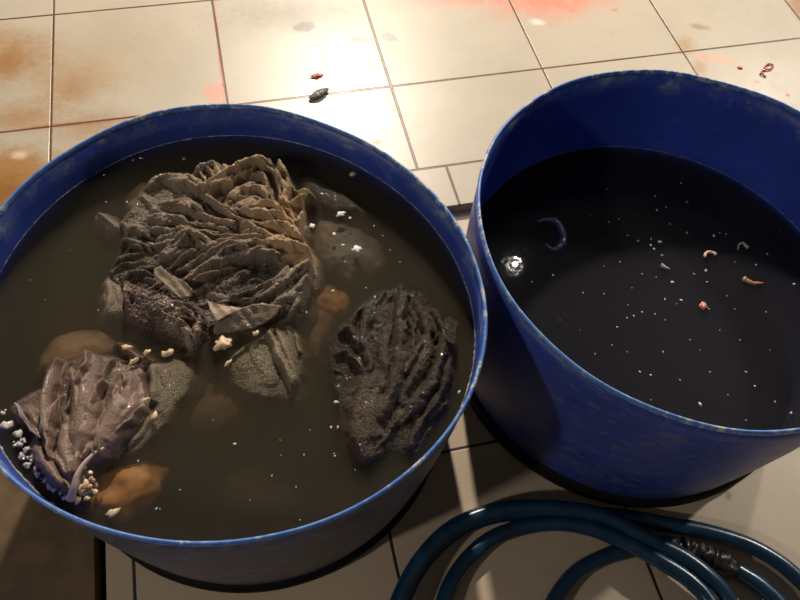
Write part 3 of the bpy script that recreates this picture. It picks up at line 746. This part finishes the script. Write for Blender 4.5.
# crumbs along the wall at the lower left
wl = [(5,425,3.6),(14,436,3.2),(18,444,2.8),(24,452,2.4),(26,464,2.6),(30,460,2.4),(34,470,2.2),(37,476,2),(42,480,2),(47,486,2),(52,490,1.8),(58,494,1.8),(63,499,2),(18,455,2),(2,416,2.2),(12,446,2.2),(22,461,2)]
wm = [blob_mesh('scum_crumb', M_white, s, 2, 1.1, .6) for s in (21, 22, 23)]
wl = wl+[(u+RNG.uniform(-1, 5), v+RNG.uniform(-5, 3), r*RNG.uniform(.4, .8)) for (u, v, r) in wl]
for i, (u, v, r) in enumerate(wl):
    u += RNG.uniform(-1, 2.5); v += RNG.uniform(-3, 2); r *= RNG.uniform(.6, 1.25)
    put('scum_crumb', wm[i % 3], u+1.5, v-.5, ZL+.002, r*PXM*1.2, r*PXM*.9, i*1.3, 'whitish crumb against the wall beside the lobed tripe', 'crumb', 'whitish crumbs along the lower left wall')
# single crumbs
cr = blob_mesh('fat_crumb', M_fat, 31, 3, .8, .6)
FZ = ZL+.003
put('fat_crumb', blob_mesh('fat_crumb', simple('cream_fat', (.75, .55, .36), .4, coat=.3), 31, 3, .9, .6), 223, 344, ZL+.006, .0095, .0075, .3, 'largest cream crumb of fat, floating below the trapezoid flap', 'fat crumb')
put('fat_crumb', fm[1], 168, 353, FZ, .0065, .0042, 0, 'yellowish crumb at the top of the greenish grey sheet', 'fat crumb')
put('fat_crumb', fm[2], 147, 352, ZL+.008, .0045, .003, .5, 'yellowish crumb on the small brown fragment', 'fat crumb')
put('fat_crumb', fm[3], 134, 361, ZL+.006, .0055, .003, .5, 'tan crumb at the lower tip of the small brown fragment', 'fat crumb')
put('fat_crumb', fm[0], 126, 347, ZL+.010, .005, .003, -.3, 'tan crumb on the upper side of the small brown fragment', 'fat crumb')
put('fat_crumb', fm[2], 228, 363, ZL+.001, .0055, .0022, .7, 'thin pale crumb on the left edge of the sinking sheet', 'fat crumb')
put('fat_crumb', fm[1], 256, 333, ZL+.010, .0035, .0028, 0, 'small cream crumb at the top of the speckled ridge', 'fat crumb')
put('fat_crumb', fm[0], 154, 416, ZL+.008, .0042, .003, 1, 'yellow crumb on the greenish grey sheet, near its lower end', 'fat crumb')
put('fat_crumb', fm[3], 146, 400, ZL+.009, .0045, .003, .2, 'pinkish tan crumb where the lobed piece meets the greenish grey sheet', 'fat crumb')
put('fat_crumb', fm[0], 112, 513, ZL-.002, .006, .004, .2, 'pale crumb half sunk in front of the orange lump', 'fat crumb')
put('fat_crumb', fm[2], 353, 166+8, ZL+.001, .005, .0035, .2, 'pinkish crumb at the far waterline right of the slick dark lobe', 'fat crumb')
# flecks in the left drum
fl = [blob_mesh('fleck', M_pale, s, 1, .7, .5) for s in (41, 42)]
flw = [blob_mesh('fleck', M_white, s, 1, .7, .5) for s in (43, 44)]
LF = [(235,444,1.6,1),(338,427,1.4,1),(331,427,1.6,1),(336,402,2.2,1),(338,386,2,0),(304,455,1.0,0),(334,454,1.2,0),(335,456,1,1),(272,476,1.4,0),(296,487,1,0),(281,455,.9,0),(156,509,1.2,1),(138,461,1,1),(160,509,.8,0),(104,175,1.8,0),(127,202,1.4,1),(116,159,1.7,1),(141,158,2,1),(133,160,1.4,1),(184,159,2.2,0),(106,202,1.3,0),(333,291,1.6,1),(368,309,1.8,1),(362,312,1.2,1),(430,398,1,1),(459,392,1.8,1),(374,226,1.8,0),(316,274,1.2,0),(316,289,1.1,0),(284,308,1,0),(98,310,.8,1),(98,400,.8,0),(352,158,1.2,0),(366,288,1,0),(349,436,1,1),(310,430,.8,0),(250,500,.8,0),(213,420,.7,0),(280,440,.8,0),(180,490,.8,0),(355,470,.9,0),(300,520,.8,0),(45,300,.8,0),(30,280,.7,0),(70,250,.7,0),(383,236,1,0),(330,250,1,0),(345,262,1,0),(390,250,1,0),(400,262,.9,0)]
for i, (u, v, r, wq) in enumerate(LF):
    put('fleck', (flw if wq else fl)[i % 2], u, v, ZL+.0005, r*PXM*1.1, r*PXM*.75, i*.9, 'tiny pale fleck floating on the brown water of the left drum', 'fleck', 'tiny flecks on the brown water')
# white blobs painted in for wet glare over the sunken round piece
fo = blob_mesh('glare_spot', simple('glare', (.8, .8, .78), .25, coat=1), 51, 3, .8, .35)
for (u, v, a, b, rt, lab) in [(341,214,.0055,.0032,.2,'larger white glare spot over the sunken round piece, nearest the far wall'),(357,249,.0055,.004,-.2,'white glare spot over the sunken round piece, nearest the dark ridged piece'),(312,226,.0035,.003,0,'white glare spot beside the tan knot of the crumpled piece'),(334,234,.002,.002,0,'small white foam dot between the three larger foam spots'),(350,218,.0016,.0014,0,'tiny white foam dot right beside the largest foam spot'),(343,245,.002,.001,0,'thin white foam dash left of the foam spot nearest the dark ridged piece')]:
    put('glare_spot', fo, u, v, ZL+.0008, a, b, rt, lab, 'glare')

# flecks in the right drum
RF = [(607,189,1,0),(655,196,1.6,0),(657,210,1.4,1),(687,202,1.5,0),(681,183,1.5,0),(666,207,1,0),(609,222,1,1),(619,219,1,0),(628,235,1.2,0),(638,241,1.3,0),(651,239,1.4,0),(660,242,2,1),(651,245,1.5,1),(654,249,1.5,0),(662,255,1.8,0),(687,233,1.6,0),(714,236,1.6,1),(720,233,.9,0),(726,234,.9,1),(767,254,1.2,0),(672,282,1.8,1),(706,271,2,0),(694,274,1.3,0),(707,282,1.2,0),(665,299,1.1,1),(681,300,1.3,1),(794,284,1.6,1),(756,265,1,0),(634,316,1,1),(655,314,.8,1),(735,309,1,0),(642,274,.9,0),(656,277,.9,0),(709,309,.9,0),(677,304,.9,0),(604,294,.9,0),(604,266,.9,0),(617,327,1,1),(628,305,.9,0),(670,224,.9,0),(573,165,1.3,0),(532,282,1.2,0),(553,275,1.3,1),(583,293,.9,0),(663,352,1.3,0),(640,372,1.3,0),(651,375,1.2,1),(700,404,1.8,1),(746,420,1.2,0),(791,413,1.5,1),(775,402,1.4,0),(746,372,1.2,0),(755,386,1.3,1),(627,318,1,0),(642,312,1,1),(595,354,.8,0),(627,352,.9,0),(710,372,.9,0),(651,400,.8,0),(766,312,.9,0),(560,320,.8,0),(600,240,.8,0),(590,215,.8,0),(740,340,.8,0),(720,330,.8,0),(690,340,.8,0),(770,350,.9,0),(680,380,.8,0),(728,395,1,0),(612,345,.8,0),(580,330,.7,0),(665,320,.7,0),(700,350,.7,0),(620,262,.8,0),(632,288,.8,0),(780,230,1,0),(735,262,.8,0),(727,296,.8,0)]
for i, (u, v, r, wq) in enumerate(RF):
    put('fleck', (flw if wq else fl)[i % 2], u, v, ZW+.0005, r*.0016, r*.0011, i*1.1, 'tiny pale fleck floating on the dark water of the right drum', 'fleck', 'tiny flecks on the dark water')
def scrap(name, pts, z, rad, mat, lab, cat, n=24, rv=.5):
    return tag(tube(name, w3([(u, v, z) for u, v in pts]), rad, mat, 7, n, rv=rv), lab, cat)
scrap('fat_curl', [(705,257),(706,253),(710,252),(714,253),(716,255)], ZW+.001, lambda t: .0016+.001*abs(math.sin(t*9)), M_fat, 'cream curl of fat floating in the middle of the dark water', 'fat scrap')
scrap('fat_curl', [(738,250),(739,245),(743,243),(746,246),(748,248)], ZW+.001, lambda t: .0008+.0018*t, M_pale, 'grey hooked scrap of fat floating right of the cream curl', 'fat scrap')
scrap('fat_curl', [(661,265),(665,267),(670,269)], ZW+.001, lambda t: .0028*(1-t)+.0006, M_pale, 'teardrop shaped pale scrap floating on the dark water, left of the cream curl', 'fat scrap')
scrap('meat_scrap', [(743,278),(748,281),(753,283),(758,283),(763,283)], ZW+.001, lambda t: .0026*(1-t)+.0012, M_orange, 'long orange pink scrap floating nearest the right drum wall', 'meat scrap')
put('meat_scrap', blob_mesh('meat_scrap', M_pink, 61, 3, .9, .5), 703, 306, ZW+.001, .0052, .0045, .4, 'compact pink scrap floating in the middle of the right drum', 'meat scrap')
0 and scrap('glare_streak', [(508,270),(512,267),(515,263),(519,260)], ZW+.001, lambda t: .0032*math.sin(math.pi*(t*.8+.15))+.0008, fo.materials[0], 'bright white glare streak near the left wall of the right drum', 'glare')
# sunken bluish swirl
sf = []
tag(tube('sunken_swirl', w3([(537,222,ZW-.004),(546,220,ZW-.002),(556,222,ZW-.001),(562,232,ZW-.003),(563,242,ZW-.005),(554,250,ZW-.006),(545,244,ZW-.006)]), lambda t: .002+.004*math.sin(math.pi*t), M_swirl, 8, 40, rv=.4), 'twisted bluish swirl just under the dark water', 'swirl')

# ------------------------------------------------------------ scraps on the tiled step
put('meat_scrap', blob_mesh('meat_scrap', M_redsc, 71, 3, 1.1, .3), 316, 76, HP+.001, .010, .0055, 0, 'flat red scrap lying on a cream tile behind the left drum', 'meat scrap')
put('meat_scrap', blob_mesh('meat_scrap', M_redsc, 72, 2, .8, .4), 740, 68, HP+.001, .0055, .0032, -.7, 'small dark red drop of meat on the tiles behind the right drum', 'meat scrap')
t_ = tube('leaf_scrap', w3([(309,99,HP+.003),(315,96,HP+.006),(321,92,HP+.007),(328,89,HP+.004)]), lambda t: .0018+.0075*math.sin(math.pi*min(1, t*.9+.05)), M_greysc, 10, 30, rv=.3)
t_.scale = (1, 1, .5)
tag(t_, 'folded grey scrap of tripe on the tile joint behind the left drum', 'tripe scrap')
wr_ = tube('meat_string', w3([(760,74,HP+.002),(764,70,HP+.003),(770,69,HP+.003),(773,65,HP+.002),(768,64,HP+.003),(764,68,HP+.005),(762,73,HP+.004),(766,77,HP+.002)]), .0016, M_redsc, 7, 60, rv=.5)
tag(wr_, 'curled dark red string of meat on the tiles behind the right drum', 'meat scrap')

# ------------------------------------------------------------ hose
def hose_mat():
    m = NT('blue_hose'); n = m.noise(40, 4)
    m.set('Base Color', m.mix(m.ramp(n, .35, .7), (.004, .028, .065), (.008, .045, .10)))
    m.set('Roughness', .28); m.set('Specular IOR Level', .6); m.set('Normal', m.bump(m.noise(160, 2), .08, .001)); return m.m
M_hose = hose_mat()
HR = .0112
z1, z2, z3 = .0118, .034, .056
def hz(l): return [tuple(W(u, v, z)) for u, v, z in l]
path = hz([(850,632,z1),(825,603,z1),(800,580,z1),(779,562,z1),(747,544,z1),(705,531,z1),(665,524,z1),(630,518,z1),(600,515,z1),(553,513,z1),(511,513,z1),(474,522,z1),(443,541,z1),(417,571,z1),(401,606,z1),
 (392,645,z1),(402,700,z1+.004),(445,745,z1+.008),(520,770,z1+.010),(610,765,z1+.010),(690,735,z1+.008),(738,690,z1+.008),(745,645,z1+.012),
 (727,598,z2-.004),(706,574,z2),(682,556,z2),(660,545,z2),(636,532,z2),(600,515,z2),(553,508,z2),(511,508,z2),(474,517,z2),(443,535,z2),(417,565,z2),(399,600,z2),
 (388,640,z2),(398,705,z2),(445,765,z2),(530,795,z2),(620,790,z2),(700,755,z2),(745,700,z2),(738,648,z2+.002),(708,600,z2),(695,585,z2),(680,573,z2),(660,561,z2),(632,545,z2-.004),(590,528,z2-.008),(553,523,z1+.006),(516,529,z1),(485,543,z1),(459,570,z1),(444,602,z1),
 (438,640,z1),(455,690,z1+.01),(520,720,z1+.03),(600,725,z1+.034),(690,710,z1+.034),(765,680,z1+.022),(790,645,z1+.006)])
path2 = path + hz([(781,607,z1),(760,585,z1),(745,575,z1),(733,568,z1)])
h1 = tube('garden_hose', path2, HR, M_hose, 16, 700)
tag(h1, 'dark blue coiled hose lying on the tiles in front of the drums', 'hose')
# second length, on the other side of the coupling, hidden under the coil then curving forward
tailp = hz([(668,546,z1),(650,545,z1),(632,549,z1),(600,559,z1),(574,575,z1),(553,604,z1),(548,632,z1),(560,662,z1)])
t2 = tube('hose_end', tailp, HR, M_hose, 16, 140, parent=h1)
# taped coupling
def coupling():
    P = w3([(662,544,z1+.002),(700,554,z1+.004),(736,571,z1+.002)])
    a, b = Vector(P[0]), Vector(P[2]); mid = Vector(P[1])
    pts = resample(np.array(P), 60); vs = []; fs = []; S = 28
    lump = [(.0, .0150), (.12, .0165), (.2, .0150), (.26, .0135), (.30, .0185), (.36, .020), (.40, .0165), (.46, .0195), (.55, .021), (.62, .0185), (.66, .0165), (.70, .0195), (.80, .021), (.88, .0195), (.95, .0175), (1, .0145)]
    for i in range(60):
        t = Vector(pts[min(59, i+1)]-pts[max(0, i-1)]).normalized(); s = t.cross(Vector((0, 0, 1))).normalized(); u = t.cross(s)
        f = i/59; r = np.interp(f, [x[0] for x in lump], [x[1] for x in lump])*.84
        for k in range(S):
            an = 2*math.pi*k/S
            rr = r*(1+.10*vnoise(np.array([k*.55+i*.1]), np.array([i*.33+3]))[0]+.05*math.sin(an*5+i*.25))
            p = Vector(pts[i])+s*(rr*math.cos(an))+u*(rr*math.sin(an)); p.z = max(p.z, .0012); vs.append(p)
    for i in range(59):
        for k in range(S): fs.append((i*S+k, i*S+(k+1) % S, (i+1)*S+(k+1) % S, (i+1)*S+k))
    fs.append(list(range(S))[::-1]); fs.append([59*S+k for k in range(S)])
    me = mesh('coupling', vs, fs); recalc(me)
    o = link('coupling', me, simple('black_rubber', (.012, .012, .013), .38, .5, bump=(90, .4, .003)), h1)
    o.location = -h1.location
    return tag(o, 'lumpy black tape-wrapped coupling')
cp = coupling()
def clamp_ring(f0, rad):
    P = w3([(662,544,z1+.002),(700,554,z1+.004),(736,571,z1+.002)])
    pts = resample(np.array(P), 60); i = int(f0*59); c = Vector(pts[i]); t = Vector(pts[min(59, i+1)]-pts[max(0, i-1)]).normalized()
    s = t.cross(Vector((0, 0, 1))).normalized(); u = t.cross(s); vs = []; fs = []; S = 32; prof = [(-.003, 0), (-.003, .002), (.003, .002), (.003, 0)]
    for k in range(S):
        an = 2*math.pi*k/S
        for (al, dr) in prof:
            p = c+t*al+(s*math.cos(an)+u*math.sin(an))*(rad+dr); p.z = max(p.z, .0008); vs.append(p)
    for k in range(S):
        for j in range(4): fs.append((k*4+j, ((k+1) % S)*4+j, ((k+1) % S)*4+(j+1) % 4, k*4+(j+1) % 4))
    me = mesh('clamp_band', vs, fs); recalc(me); o = link('clamp_band', me, simple('dark_band', (.03, .03, .032), .3), cp)
    return o
clamp_ring(.30, .0150); clamp_ring(.67, .0145)
